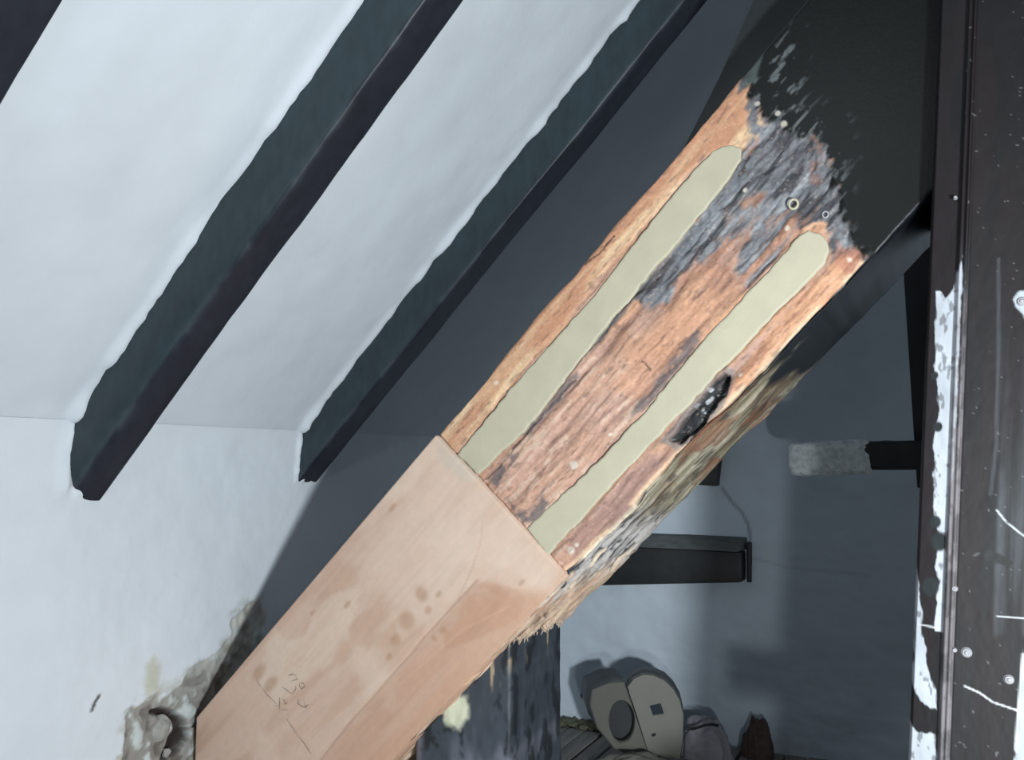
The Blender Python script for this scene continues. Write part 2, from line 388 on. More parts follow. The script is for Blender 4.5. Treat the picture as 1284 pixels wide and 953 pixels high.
ns = dense(-.02, 1.93, [(.68, 1.60)], .0017, .006)
tf = np.linspace(.004, T - .005, 150)
arris = [(T - .005 + .005 * math.sin(a), .005 * (1 - math.cos(a))) for a in np.linspace(.35, 1.5, 5)]
sof = [(T, y) for y in np.linspace(.008, TH - .006, 70)]
sec = [(t, 0.) for t in tf] + arris + sof + [(T - .006, TH), (T * .5, TH), (.006, TH), (0., TH - .006)] + [(0., y) for y in np.linspace(TH - .04, .006, 12)] + [(.001, .002)]
sec = np.array(sec); Tv = np.broadcast_to(sec[None, :, 0], (len(ns), len(sec))).copy()
smax = (1.136 + .08 * (KU - 2 * R2 * Tv)) / .92 / R2 - Tv
S = ns[:, None] + 0 * Tv; S = np.where(S > 1.3, 1.3 + (S - 1.3) * (smax - 1.3) / (1.93 - 1.3), S); Yv = np.broadcast_to(sec[None, :, 1], S.shape).copy()
front = (Yv < .006) & (Tv < T - .0005); soffit = (Tv >= T - .0051) & (Yv < TH - .001) & (Yv > 1e-6)
wS = S + (fbm(S * 30, Tv * 60, 101) - .5) * .02
wT = Tv + (fbm(S * 22, Tv * 50, 102) - .5) * .012
g1 = fbm(S * 9, Tv * 90, 103, 5); g2 = fbm(S * 28, Tv * 160, 104, 4); g3 = fbm(S * 14, Tv * 30, 105, 4); g4 = fbm(S * 90, Tv * 130, 106, 3)
black_poly = sp((985, -80), (968, 30), (950, 62), (937, 82), (934, 100), (945, 128), (965, 150), (985, 165), (1003, 172), (1012, 168), (1030, 178), (1040, 200), (1043, 238), (1052, 262), (1062, 285), (1075, 306), (1100, 345), (1300, 200), (1400, -200))
damage_poly = sp((540, 530), (925, 72), (975, 10), (960, 60), (935, 100), (960, 170), (1010, 170), (1045, 240), (1068, 306), (1110, 325), (700, 760))
grey_poly = sp((925, 88), (948, 120), (958, 150), (990, 165), (1008, 170), (1030, 175), (1045, 240), (1070, 306), (1045, 318), (1030, 285), (1000, 285), (985, 300), (965, 322), (938, 352), (915, 342), (930, 300), (960, 270), (935, 275), (880, 330), (850, 345), (838, 388), (800, 380), (770, 400), (742, 428), (735, 440), (760, 404), (790, 375), (818, 335), (860, 290), (915, 222), (930, 195), (948, 172))
mb = pm(wS, wT, black_poly, .004, .010, 110, 40, 110)
mg = np.maximum(pm(wS, wT, grey_poly, .006, .020, 111, 30, 90), pm(wS, wT, sp((958, 140), (1003, 160), (1036, 168), (1052, 240), (1078, 306), (1060, 318), (1030, 250), (1015, 190), (965, 170)), .005, .004, 112))
# bare wood base
C = np.broadcast_to(alb((178, 128, 98)), S.shape + (3,)).copy()
C = mix(C, alb((205, 150, 108)), ss(.48, .68, g1) * .8)
C = mix(C, alb((142, 98, 80)), ss(.50, .30, g1) * .0 + (1 - ss(.34, .48, g1)) * .55)
C = mix(C, alb((176, 140, 126)), ss(.5, .66, g3) * .55)
C = mix(C, alb((96, 72, 64)), (1 - ss(.22, .36, g2)) * .45)
# orange margins: top left strip and lower right strip
topstrip = pm(S, Tv, sp((535, 545), (640, 420), (760, 280), (850, 170), (930, 90), (950, 130), (958, 165), (930, 184), (880, 196), (795, 296), (700, 412), (640, 480), (572, 568)), .003, .003, 113)
C = mix(C, alb((206, 156, 112)), topstrip * .85); C = mix(C, alb((190, 128, 90)), topstrip * ss(.46, .6, g1) * .8)
C = mix(C, alb((222, 186, 140)), topstrip * (1 - ss(.30, .45, g1)) * .8)
botstrip = pm(S, Tv, sp((1050, 316), (1090, 322), (900, 530), (880, 520), (960, 420), (1040, 330)), .003, .003, 114)
C = mix(C, alb((210, 150, 104)), botstrip * .8); C = mix(C, alb((150, 96, 70)), botstrip * ss(.5, .62, g1) * .7)
lowpink = pm(S, Tv, sp((600, 600), (740, 430), (880, 480), (760, 640), (710, 725), (560, 560)), .03, .02, 115) * (1 - topstrip)
C = mix(C, alb((190, 146, 126)), lowpink * .62)
C = mix(C, alb((212, 184, 160)), lowpink * ss(.58, .68, g2) * .5)
mauve = pm(S, Tv, sp((700, 690), (735, 648), (800, 580), (850, 560), (860, 580), (780, 660), (740, 712)), .008, .012, 116)
C = mix(C, alb((146, 110, 102)), mauve * .7)
edgeS = sp((1085, 318), (900, 520), (712, 722))
C = mix(C, alb((216, 178, 140)), (1 - ss(.002, .007, Tv * 0 + np.abs(T - .004 - Tv))) * ss(.35, .5, fbm(S * 20, Tv * 20, 117)))
# charred greys
gcol = mix(np.broadcast_to(alb((104, 106, 112)), C.shape).copy(), alb((66, 66, 72)), ss(.5, .62, g2)); gcol = mix(gcol, alb((138, 142, 148)), (1 - ss(.3, .42, g1)) * .9)
m = mg * ss(.30, .42, g3 + mg * .12); C = C * (1 - m[..., None]) + gcol * m[..., None]
orange_in = pm(S, Tv, sp((915, 345), (960, 300), (965, 262), (990, 250), (1000, 275), (970, 318), (930, 352), (890, 340)), .01, .014, 118, 40, 90)
C = mix(C, alb((190, 132, 98)), orange_in * ss(.35, .5, g1) * .85)
orange2 = pm(S, Tv, sp((890, 365), (905, 375), (880, 415), (830, 470), (800, 500), (770, 490), (800, 420), (850, 378)), .012, .01, 119)
C = mix(C, alb((196, 140, 104)), orange2 * .7)
# grey bruises beside the filler strips
for k, pl in enumerate((sp((886, 400), (876, 432), (848, 466), (812, 512), (790, 528), (800, 505), (834, 462), (856, 425)),
                        sp((700, 430), (735, 415), (770, 385), (800, 350), (832, 320), (850, 318), (820, 350), (790, 385), (745, 432), (712, 470), (690, 490)),
                        sp((612, 604), (640, 568), (650, 565), (640, 585), (622, 616)),
                        sp((630, 628), (650, 650), (662, 660), (690, 628), (678, 618), (660, 640)),
                        sp((652, 545), (690, 500), (722, 462), (728, 470), (700, 505), (665, 545)))):
    q = pm(wS, wT, pl, .004, .005, 120 + k, 60, 160); C = mix(C, alb((92, 90, 96)), q * .8 * ss(.3, .5, g4 + .1))
paint_zone = pm(wS, wT, sp((905, 250), (850, 330), (832, 322), (880, 268), (930, 205), (945, 225)), .006, .012, 126)
C = mix(C, alb((108, 112, 120)), paint_zone * .85)
# black paint
bcol = np.broadcast_to(alb((22, 29, 29), .55), C.shape).copy()
flk = ss(.58, .74, fbm(S * 60, Tv * 200, 130, 4)) * pm(S, Tv, sp((900, 60), (1000, 40), (1010, 130), (1060, 160), (1060, 330), (1000, 330), (900, 200)), .02, .01, 131)
bcol = mix(bcol, alb((104, 112, 116)), flk * .8)
C = C * (1 - mb[..., None]) + bcol * mb[..., None]
rustf = pm(wS, wT, sp((1014, 172), (1034, 178), (1030, 205), (1024, 236), (1016, 228), (1012, 200)), .004, .006, 132)
C = mix(C, alb((128, 94, 82)), rustf * ss(.35, .5, g4) * .8)
fork = pm(wS, wT, sp((1048, 300), (1088, 318), (1070, 340), (1046, 330)), .004, .005, 133); C = mix(C, alb((176, 112, 84)), fork * .75)
grn = pm(S, Tv, sp((938, 82), (958, 60), (948, 100), (934, 110)), .003, .003, 134); C = mix(C, alb((74, 86, 84)), grn)
# black pit
pit = pm(S, Tv, sp((838, 551), (852, 532), (870, 506), (890, 482), (906, 466), (912, 470), (908, 490), (892, 518), (872, 542), (852, 556)), .002, .004, 135, 60, 120)
pitr = pm(S, Tv, sp((826, 556), (848, 526), (868, 500), (890, 474), (908, 458), (922, 462), (914, 494), (896, 524), (876, 548), (850, 566)), .003, .003, 136)
C = mix(C, alb((118, 112, 112)), pitr * .8); C = mix(C, alb((34, 38, 42)), pit); C = mix(C, alb((176, 182, 186)), pit * ss(.62, .68, fbm(S * 70, Tv * 120, 137)))
# cracks and white flecks
for k, pl in enumerate((((640, 565), (680, 520), (720, 478)), ((790, 372), (812, 355), (826, 346)), ((855, 318), (872, 300), (882, 285)), ((930, 212), (922, 222), (934, 198)), ((806, 452), (818, 462)), ((735, 330), (752, 318), (768, 298)), ((905, 262), (925, 240), (940, 226)), ((612, 600), (628, 582)))):
    q = 1 - ss(.0006, .0022, sdline(wS, wT, sp(*pl))); C = mix(C, alb((48, 42, 44)), q * .9)
for px, py, r in ((718, 582, 7), (765, 545, 3), (744, 604, 3), (678, 455, 2), (715, 690, 6), (722, 683, 4), (760, 560, 2), (934, 238, 3), (985, 285, 4), (1064, 324, 3), (622, 480, 4), (926, 468, 3), (782, 232, 3), (983, 155, 5), (975, 142, 4), (950, 130, 4)):
    a, b = st(px, py); q = 1 - ss(r * .0006, r * .0011, np.hypot((S - a), (Tv - b)) + (g4 - .5) * .003); C = mix(C, alb((216, 206, 190)), q * .75)
C = mix(C, alb((92, 110, 112)), (1 - ss(.0005, .0022, sdline(S, Tv, sp((998, -12), (968, 30), (950, 58), (940, 74))))) * .8)
_lum = (C @ np.array((.3, .6, .1)))[..., None]
fine = fbm(S * 200, Tv * 420, 190, 3); fine2 = fbm(S * 60, Tv * 330, 191, 3)
C = mix(C, alb((214, 196, 178)), ss(.66, .82, fine) * .22 * (1 - mb)); C = mix(C, alb((84, 66, 62)), (1 - ss(.20, .34, fine2)) * .5 * (1 - mb))
_lum = (C @ np.array((.3, .6, .1)))[..., None]
C = (C * .80 + _lum * .20) * (.70 + .13 * (1 - mb[..., None]))
Cf = C * (1 + (g4[..., None] - .5) * .22)
# soffit colours (by s; y = depth)
def sk(px): return st(*px)[0]
a1 = fbm(S * 10, Yv * 60, 140, 5); a2 = fbm(S * 26, Yv * 130, 141, 4); a3 = fbm(S * 16, Yv * 22, 142, 4)
sA = sk((712, 720)); sB = sk((850, 575)); sC = sk((935, 480)); sD = sk((1000, 410))
Cs = np.broadcast_to(alb((26, 30, 36), .7), C.shape).copy()
olive = mix(np.broadcast_to(alb((128, 122, 104)), C.shape).copy(), alb((84, 66, 50)), ss(.48, .62, a1) * .7); olive = mix(olive, alb((168, 160, 144)), (1 - ss(.30, .46, a1)) * .7); olive = mix(olive, alb((62, 56, 52)), ss(.60, .70, a2) * .8)
mo = ss(sC + .10, sC - .03, S + (a3 - .5) * .22) if False else 1 - ss(sC - .03, sC + .05, S + (a3 - .5) * .20)
Cs = Cs * (1 - mo[..., None]) + olive * mo[..., None]
brn = ss(.5, .56, a3) * mo * ss(sB - .08, sB, S); Cs = mix(Cs, alb((118, 80, 60)), brn * .7)
frag = mix(np.broadcast_to(alb((168, 164, 162)), C.shape).copy(), alb((58, 60, 66)), ss(.47, .55, a2)); frag = mix(frag, alb((206, 190, 170)), 1 - ss(.28, .40, a1))
mf = 1 - ss(sA + .07, sA + .17, S + (a3 - .5) * .1); Cs = Cs * (1 - mf[..., None]) + frag * mf[..., None]
tan = 1 - ss(sA - .10, sA - .02, S + (a3 - .5) * .05 - Yv * .2); Cs = mix(Cs, alb((190, 160, 136)), tan * (.6 + .4 * ss(.4, .5, a1)))
sm = soffit.astype(float)[..., None]
Cs = Cs * (1 + (a2[..., None] - .5) * .2)
C = Cf * (1 - sm) + Cs * sm
back = (~front & ~soffit)[..., None]; C = np.where(back, alb((34, 38, 42)), C)
# relief: eroded wood recessed, pit deep
md = pm(wS, wT, damage_poly, .006, .006, 150, 30, 60)
d = md * (.0035 + np.clip(.52 - g1, -.1, .3) * .012 + np.clip(.5 - g2, -.15, .3) * .004) + mg * (1 - mb) * (g3 - .45) * .018 + (1 - mb) * mg * (g4 - .5) * .006
d = np.clip(d, 0, .02) + pit * .016
d = d * (1 - .75 * topstrip) + (g4 - .5) * .0008 * md
for pl in (FILL1, FILL2):
    mf_ = 1 - ss(-.001, .001, sdpoly(S, Tv, pl)); d = d * (1 - mf_) + .006 * mf_
newz = 1 - ss(-.001, .001, sdpoly(S, Tv, sp((545, 540), (712, 722), (640, 840), (200, 1300), (0, 1300), (0, 900)))); d = d * (1 - newz) + .060 * newz
d = np.where(front, d, 0)
ragged = soffit * (mo * (a1 - .5) * .016 + mf * (a2 - .5) * .012)
edge_w = (fbm(S * 14, S * 0, 160) - .5) * .006 * (S > sA)
Pp = np.stack([S * R2 + (Tv - ragged + edge_w * (Tv > T * .5)) * R2, PY + Yv + d, KU + S * R2 - (Tv - ragged + edge_w * (Tv > T * .5)) * R2], -1)
# rounded upper-left arris is uneven where stripped
ue = (fbm(S * 12, S * 0 + 3, 161, 4) - .5) * .012 * (Tv < .003) * (S > .7) * (1 - ss(1.40, 1.5, S)); Pp[..., 0] += ue * R2; Pp[..., 2] -= ue * R2
rg = np.where(front, .62 - mb * .16, .5); rg = np.where(soffit, .38 + .3 * mo, rg)
old = grid_obj('old_timber', Pp, C, M['wood'], princ, loop=True, caps=True, flip=False, rough=rg)
tag(old, 'stripped orange-brown old oak with charred grey patches, black paint above')

def filler(pl, label):
    """low pillow of filler on a dense grid-free outline: outer ring down in the wood, inner ring proud"""
    # resample outline
    pl = np.array(pl); n = len(pl); out = []
    for i in range(n):
        a, b = pl[i], pl[(i + 1) % n]; m = max(1, int(np.hypot(*(b - a)) / .004))
        for j in range(m): out.append(a + (b - a) * j / m)
    out = np.array(out); nn = len(out); tan_ = np.roll(out, -1, 0) - np.roll(out, 1, 0); tan_ /= np.linalg.norm(tan_, axis=1)[:, None]
    nrm = np.stack([-tan_[:, 1], tan_[:, 0]], -1)
    if sdpoly(np.array([out[0, 0] + nrm[0, 0] * .002]), np.array([out[0, 1] + nrm[0, 1] * .002]), pl)[0] > 0: nrm = -nrm
    jit = (fbm(np.arange(nn) * .35, np.arange(nn) * 0., 170, 3) - .5) * .004
    out = out + nrm * jit[:, None]
    verts, faces = [], []
    for off, y in ((0, .012), (0, .0015), (.0012, .0004), (.003, 0.)):
        for (s, t), nv in zip(out, nrm): q = (s + nv[0] * off, t + nv[1] * off); verts.append(W(q[0], q[1], y - .0005))
    for r in range(3):
        for i in range(nn): a = r * nn + i; b = r * nn + (i + 1) % nn; faces.append((a, b, b + nn, a + nn))
    faces.append(tuple(range(3 * nn, 4 * nn)))
    o = mesh_obj('filler_strip', verts, faces, M['filler'], princ, smooth=False); return tag(o, label)
filler(FILL1, 'pale cream filler strip nearer the upper edge'); filler(FILL2, 'pale cream filler strip nearer the underside')

# new timber: planed slab let into the lower end
def newtimber():
    c0, c1 = st(550, 549), st(711, 721)
    slope = (c1[0] - c0[0]) / (c1[1] - c0[1])
    ts = np.linspace(-.001, T + .001, 130); vs = np.linspace(0, 1, 330)
    Vg, Tg = np.meshgrid(vs, ts, indexing='ij')
    s_end = c0[0] + (Tg - c0[1]) * slope
    s_start = .018 / R2 - Tg          # vertical cut just clear of the wall
    Sg = s_start + (s_end - s_start) * Vg
    base = np.broadcast_to(alb((198, 168, 148)), Sg.shape + (3,)).copy()
    n1 = fbm(Sg * 5, Tg * 34, 180, 4); n2 = fbm(Sg * 8, Tg * 14, 181, 4); n3 = fbm(Sg * 14, Tg * 190, 182, 3)
    base = mix(base, alb((184, 146, 122)), ss(.46, .62, n1) * .6); base = mix(base, alb((208, 186, 166)), (1 - ss(.36, .5, n2)) * .6)
    base = mix(base, alb((188, 150, 124)), ss(.54, .66, n3) * .28)
    lam = pm(Sg, Tg, sp((395, 960), (440, 905), (500, 840), (560, 770), (600, 728), (650, 738), (700, 745), (620, 850), (500, 980)), .006, .006, 183, 12, 60)
    base = mix(base, alb((180, 136, 110)), lam * .55)
    br2 = pm(Sg, Tg, sp((555, 780), (592, 735), (612, 728), (640, 738), (662, 748), (650, 775), (600, 800), (560, 812)), .004, .006, 184, 20, 40)
    base = mix(base, alb((176, 132, 104)), br2 * .6)
    pale = pm(Sg, Tg, sp((552, 552), (706, 722), (690, 745), (640, 735), (600, 722), (540, 790), (500, 760), (440, 700)), .03, .02, 185)
    base = mix(base, alb((206, 182, 164)), pale * .55)
    dirt = pm(Sg, Tg, sp((552, 548), (600, 600), (580, 606), (548, 575)), .006, .006, 186); base = mix(base, alb((188, 176, 160)), dirt * .6)
    for px, py, rx_, ry_ in ((529, 744, 8, 13), (511, 778, 11, 14), (497, 802, 8, 9), (538, 765, 6, 6), (489, 823, 5, 5), (551, 745, 5, 4), (393, 768, 5, 3), (437, 758, 5, 3), (493, 637, 8, 5), (325, 843, 14, 10), (340, 858, 12, 8), (556, 790, 6, 8), (655, 730, 6, 4), (545, 800, 4, 8)):
        a, b = st(px, py); q = 1 - ss(.35, 1.15, np.hypot((Sg - a) / (rx_ * .0016), (Tg - b) / (ry_ * .0012)) + (n2 - .5) * 1.2)
        base = mix(base, alb((168, 128, 98)), q * .6)
    seam = 1 - ss(.0004, .0020, sdline(Sg, Tg, sp((400, 956), (440, 905), (500, 838), (545, 785), (575, 752), (598, 728))))
    base = mix(base, alb((158, 122, 102)), seam * .6)
    seam2 = 1 - ss(.0004, .0018, sdline(Sg, Tg, sp((575, 752), (592, 715), (604, 680), (606, 655)))); base = mix(base, alb((172, 138, 116)), seam2 * .45)
    seam3 = 1 - ss(.0008, .0025, sdline(Sg, Tg, sp((500, 860), (580, 790), (640, 760)))); base = mix(base, alb((212, 166, 134)), seam3 * .2)
    lowe = 1 - ss(.0, .05, T - Tg + (n2 - .5) * .03); base = mix(base, alb((186, 142, 112)), lowe * .4 * (1 - pale))
    yy = -.0025 + seam * .0012 + (n2 - .5) * .0008 + ss(.996, 1, Vg) * .0012
    _l = (base @ np.array((.3, .6, .1)))[..., None]; base = (base * .86 + _l * .14) * .88 * (1 + (n3[..., None] - .5) * .14)
    P = np.stack([(Sg + Tg) * R2, PY + yy, KU + (Sg - Tg) * R2], -1)
    # wrap: add side walls (back ring)
    def ring(a): return a
    top = P[:, :1].copy(); top[..., 1] = PY + .058; bot = P[:, -1:].copy(); bot[..., 1] = PY + .058
    P2 = np.concatenate([top, P, bot], 1); C2 = np.concatenate([base[:, :1], base, base[:, -1:]], 1)
    e0 = P2[:1].copy(); e0[..., 1] = PY + .058; e1 = P2[-1:].copy(); e1[..., 1] = PY + .058
    P2 = np.concatenate([e0, P2, e1], 0); C2 = np.concatenate([C2[:1], C2, C2[-1:]], 0)
    o = grid_obj('replacement_timber', P2, C2, M['newwood'], princ, flip=False)
    return tag(o, 'new pinkish planed timber face with damp spots and pencil marks')
nt_o = newtimber()
# pencil marks on the new timber
def zp(*pp): return [hit(300 + a * .1259, 800 + b * .1259, AY, PY - .0040) for a, b in pp]
strokes = [zp((170, 415), (195, 460), (228, 500)), zp((228, 500), (280, 570), (370, 655)), zp((400, 590), (402, 640), (400, 720)), zp((350, 680), (395, 668)),
           zp((425, 485), (470, 520), (530, 560)), zp((530, 560), (565, 505), (560, 470)), zp((490, 380), (520, 360), (550, 365)), zp((550, 365), (580, 410), (525, 430)),
           zp((600, 450), (640, 450), (650, 485), (620, 510), (600, 480), (600, 450)), zp((425, 610), (450, 625), (455, 660), (480, 640)), zp((420, 715), (480, 716)),
           zp((590, 610), (580, 650), (620, 680), (660, 690), (690, 660)), zp((640, 620), (665, 690)), zp((470, 800), (520, 880), (570, 960)), zp((570, 960), (640, 1040), (690, 1120), (720, 1160))]
ribbon('pencil_mark', strokes, (0, -1, 0), .0006, M['graphite'], nt_o)
# resin plug rings and nail heads in the old timber
def torus(name, c, R, r, mat, parent, n=(0, 1, 0)):
    pts = [c + np.array([math.cos(a) * R, 0, math.sin(a) * R * 1.15]) for a in np.linspace(0, 2 * math.pi, 20, endpoint=False)]
    return tube(name, pts, r, mat, parent, closed=True)
torus('resin_ring', hit(995, 256, AY, PY - .001), .0055, .0016, M['filler'], princ)
torus('resin_ring', hit(1035, 269, AY, PY - .001), .0035, .0012, M['nail'], princ)
# splinters hanging from the soffit over the short post
rs = random.Random(5); spl = []
bm = bmesh.new()
for i in range(26):
    px = 640 + rs.random() * 66; c = hit(px, 806 - (px - 640) * .42 + rs.uniform(-3, 3), AY, 1.146); L = rs.uniform(.004, .012)
    m = Matrix.Translation((float(c[0]), float(c[1]) - .003, float(c[2]) - L * .2)) @ Matrix.Rotation(rs.uniform(-.5, .5), 4, 'Y')
    bmesh.ops.create_cone(bm, segments=5, radius1=.0004, radius2=.0016, depth=L, matrix=m)
so = finish(bm, 'splinters', M['splinter'], princ); tag(so, kind='stuff')

# dark packing board behind the beam, top
pk = hexa('packing_board', [hit(842, 215, AY, 1.20), hit(903, 95, AY, 1.20), hit(962, -40, AY, 1.20), hit(1080, -40, AY, 1.20),
                            hit(842, 215, AY, 1.20) + (0, .03, 0), hit(903, 95, AY, 1.20) + (0, .03, 0), hit(962, -40, AY, 1.20) + (0, .03, 0), hit(1080, -40, AY, 1.20) + (0, .03, 0)], M['black'], None, .002)
tag(pk, 'black painted wedge of board tucked behind the upper edge of the repaired beam', 'board')

# ------------------------------------------------------------------ short post under the beam
kp = empty('short_post', (.56, 1.24, 0), 'short dark painted post holding up the repaired beam, cream splash on its front', 'post')
x0, x1, y0, y1 = .446, .615, 1.150, 1.338
us = np.linspace(0, 1, 150)
loop = [(x0, y) for y in np.linspace(y1, y0 + .004, 6)] + [(x0 + .003, y0 + .001)] + [(x, y0) for x in np.linspace(x0 + .006, x1 - .006, 70)] + [(x1 - .002, y0 + .002)] + [(x1, y) for y in np.linspace(y0 + .006, y1 - .004, 60)] + [(x1 - .004, y1)]
loop = np.array(loop); Zt = loop[:, 0] + KL + .004      # top follows the slope of the soffit
Zt = np.where(Zt > 0, Zt, 0)
Xv = np.broadcast_to(loop[None, :, 0], (150, len(loop))).copy(); Yk = np.broadcast_to(loop[None, :, 1], Xv.shape).copy(); Zv = us[:, None] * Zt[None, :] - .014 * (1 - us[:, None])
n1 = fbm(Xv * 14, Zv * 8, 200, 4); n2 = fbm(Xv * 50 + Yk * 50, Zv * 25, 201, 4); n3 = fbm(Yk * 60 + Xv * 60, Zv * 9, 202, 4)
C = np.broadcast_to(alb((50, 55, 62), 1.6), Xv.shape + (3,)).copy()
C = mix(C, alb((92, 94, 104), 1.6), ss(.46, .62, n1) * .7); C = mix(C, alb((30, 34, 38)), ss(.56, .66, n2) * .8)
side = (Xv > x1 - .004) & (Yk > y0 + .003); C = np.where(side[..., None], C * .8, C)  # right face's shade painted in: same paint, darkened
def kz(*pp): return [(lambda q: (q[0], q[2]))(hit(a, b, AY, y0)) for a, b in pp]
spl_ = pm(Xv, Zv, kz((558, 890), (572, 868), (586, 872), (588, 900), (578, 915), (560, 908)), .006, .008, 203, 60, 60) * ~side
C = mix(C, alb((176, 180, 160), 1.6), spl_ * .85)
fleck = .6 * ss(.72, .76, n3) * (1 - ss(.02, .06, Zt[None, :] - Zv)); C = mix(C, alb((190, 170, 140)), fleck * .8)
crk = (1 - ss(.001, .003, sdline(Xv, Zv, kz((640, 800), (645, 840), (640, 865))))) * ~side; C = mix(C, alb((18, 18, 20)), crk)
crk = (1 - ss(.001, .004, sdline(Xv, Zv, kz((608, 800), (615, 818), (638, 800), (650, 815))))) * ~side; C = mix(C, alb((18, 18, 20)), crk)
dd = (n2 - .5) * .004
P = np.stack([Xv + np.where(side, dd, 0), Yk - np.where(side, 0, dd) * (Yk < y0 + .01), Zv], -1)
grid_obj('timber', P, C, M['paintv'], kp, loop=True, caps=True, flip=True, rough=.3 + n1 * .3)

# ------------------------------------------------------------------ tall post at right
tp = empty('tall_post', (1.28, 1.17, 0), 'tall dark scuffed post at the right, white flaking paint down its left edge', 'post')
LEAN = .08
def xl(z): return 1.122 + LEAN * z
XB = .0305                                     # bead offset from left edge
prof = [(.33, 1.30), (.02, 1.30)] + [(.001, y) for y in np.linspace(1.295, 1.095, 6)] + [(.0, 1.088), (.0015, 1.078)] + [(x, 1.066 + (.006 * (1 - x / XB))) for x in np.linspace(.003, XB - .003, 30)]
for k in range(2):
    for a in np.linspace(0, math.pi, 6): prof.append((XB + .002 + k * .005 - .0022 * math.cos(a), 1.061 - .0035 * math.sin(a)))
prof += [(x, 1.060) for x in np.linspace(XB + .011, .155, 75)] + [(.20, 1.060), (.30, 1.060), (.33, 1.066)]
prof = np.array(prof); zs = np.concatenate([np.linspace(-.02, .36, 12), np.linspace(.362, 1.40, 720), np.linspace(1.42, 1.99, 10)])
Q = np.broadcast_to(prof[None, :, 0], (len(zs), len(prof))).copy(); Yq = np.broadcast_to(prof[None, :, 1], Q.shape).copy(); Zq = np.broadcast_to(zs[:, None], Q.shape).copy()
def qp(*pp):
    r = []
    for a, b in pp:
        q = hit(a, b, AY, 1.062); r.append((q[0] - xl(q[2]), q[2]))
    return r
C = np.broadcast_to(alb((42, 36, 40), .5), Q.shape + (3,)).copy()
n1 = fbm(Q * 40, Zq * 6, 220, 4); n2 = fbm(Q * 120, Zq * 60, 221, 4); n3 = fbm(Q * 60, Zq * 3, 222, 4)
C = mix(C, alb((30, 34, 36), .55), ss(.45, .6, n1) * .7)
smear = pm(Q, Zq, qp((1258, 420), (1284, 380), (1400, 380), (1400, 900), (1284, 800), (1225, 800), (1240, 640)), .006, .012, 223, 30, 8)
C = mix(C, alb((84, 88, 94), .9), smear * ss(.36, .66, n3) * .7)
vs_ = 1 - ss(.0005, .002, np.abs(sdline(Q, Zq, qp((1252, 325), (1252, 420), (1249, 560), (1242, 620)))) - .0005); C = mix(C, alb((84, 92, 98), .9), vs_ * .35)
wh1 = pm(Q, Zq, qp((1174, 364), (1181, 366), (1185, 372), (1192, 366), (1201, 344), (1207, 320), (1206, 367), (1203, 430), (1199, 520), (1192, 620), (1188, 680), (1184, 745), (1180, 792), (1173, 792), (1174, 765), (1178, 730), (1172, 712), (1178, 690), (1175, 668), (1169, 650), (1171, 600), (1171, 540), (1177, 515), (1172, 468)), .0008, .0035, 224, 160, 60)
wh2 = pm(Q, Zq, qp((1148, 700), (1156, 778), (1160, 822), (1171, 859), (1176, 893), (1166, 888), (1156, 880), (1143, 860), (1137, 843), (1148, 832), (1143, 780)), .001, .004, 225, 120, 50)
wh3 = pm(Q, Zq, qp((1130, 905), (1140, 912), (1152, 922), (1172, 922), (1174, 990), (1135, 990)), .001, .004, 226, 120, 50)
wt = fbm(Q * 200, Zq * 90, 227, 3)
for w_ in (wh1, wh2, wh3): C = mix(C, alb((200, 207, 217), .72), w_ * (1 - .55 * ss(.60, .70, wt)))
blk = np.zeros_like(Q)
for px, py, r in ((1178, 680, 9), (1167, 737, 9), (1172, 470, 4), (1176, 535, 5), (1173, 655, 6)):
    a, b = qp((px, py))[0]; blk = np.maximum(blk, 1 - ss(r * .00075, r * .0011, np.hypot(Q - a, (Zq - b) * .8)))
C = mix(C, alb((28, 34, 36)), blk)
bead = (Q > XB - .0005) & (Q < XB + .0095) & (Yq < 1.065); bz = ss(1.0, .85, Zq) if False else 1 - ss(.80, 1.02, Zq)
C = mix(C, alb((120, 116, 120), 1.0), bead * bz * (.45 + .4 * ss(.4, .6, n2)))
for pl, w_ in ((((1250, 640), (1262, 655), (1284, 672), (1300, 680)), .0009), (((1250, 772), (1284, 775), (1300, 776)), .0007), (((1210, 860), (1228, 868), (1245, 880), (1275, 890)), .0010), (((1152, 785), (1180, 789)), .0008), (((1283, 820), (1277, 890), (1272, 960)), .0014), (((1250, 690), (1270, 705)), .0)):
    if w_: C = mix(C, alb((170, 174, 178)), (1 - ss(w_ * .5, w_ * 1.5, sdline(Q, Zq, qp(*pl)))) * ss(.3, .5, n2 + .1) * .9)
darks = pm(Q, Zq, qp((1226, 692), (1240, 688), (1270, 704), (1266, 712), (1236, 702)), .001, .002, 229); C = mix(C, alb((26, 28, 30)), darks)
edge_w2 = pm(Q, Zq, qp((1284, 822), (1278, 900), (1273, 980), (1400, 980), (1400, 800)), .0008, .001, 231); C = mix(C, alb((190, 198, 206), .75), edge_w2)
blob = pm(Q, Zq, qp((1272, 376), (1277, 367), (1290, 362), (1300, 420), (1284, 402), (1276, 386)), .001, .003, 230); C = mix(C, alb((196, 206, 214), .75), blob)
dots = ss(.86, .89, fbm(Q * 260, Zq * 240, 232, 2)) * (Q > XB); C = mix(C, alb((110, 110, 112)), dots * .45)
P = np.stack([xl(Zq) + Q, Yq + (n2 - .5) * .0006, Zq], -1)
tim = grid_obj('timber', P, C, M['paintv'], tp, loop=True, caps=True, flip=True, rough=np.full(Q.shape, .62))
# short rail fixed to the post low down (below the photograph's edge; it throws the bar of shade on the back wall)
box('rail', (1.078, 1.085, .212), (1.26, 1.13, .270), M['black'], tp, .003)
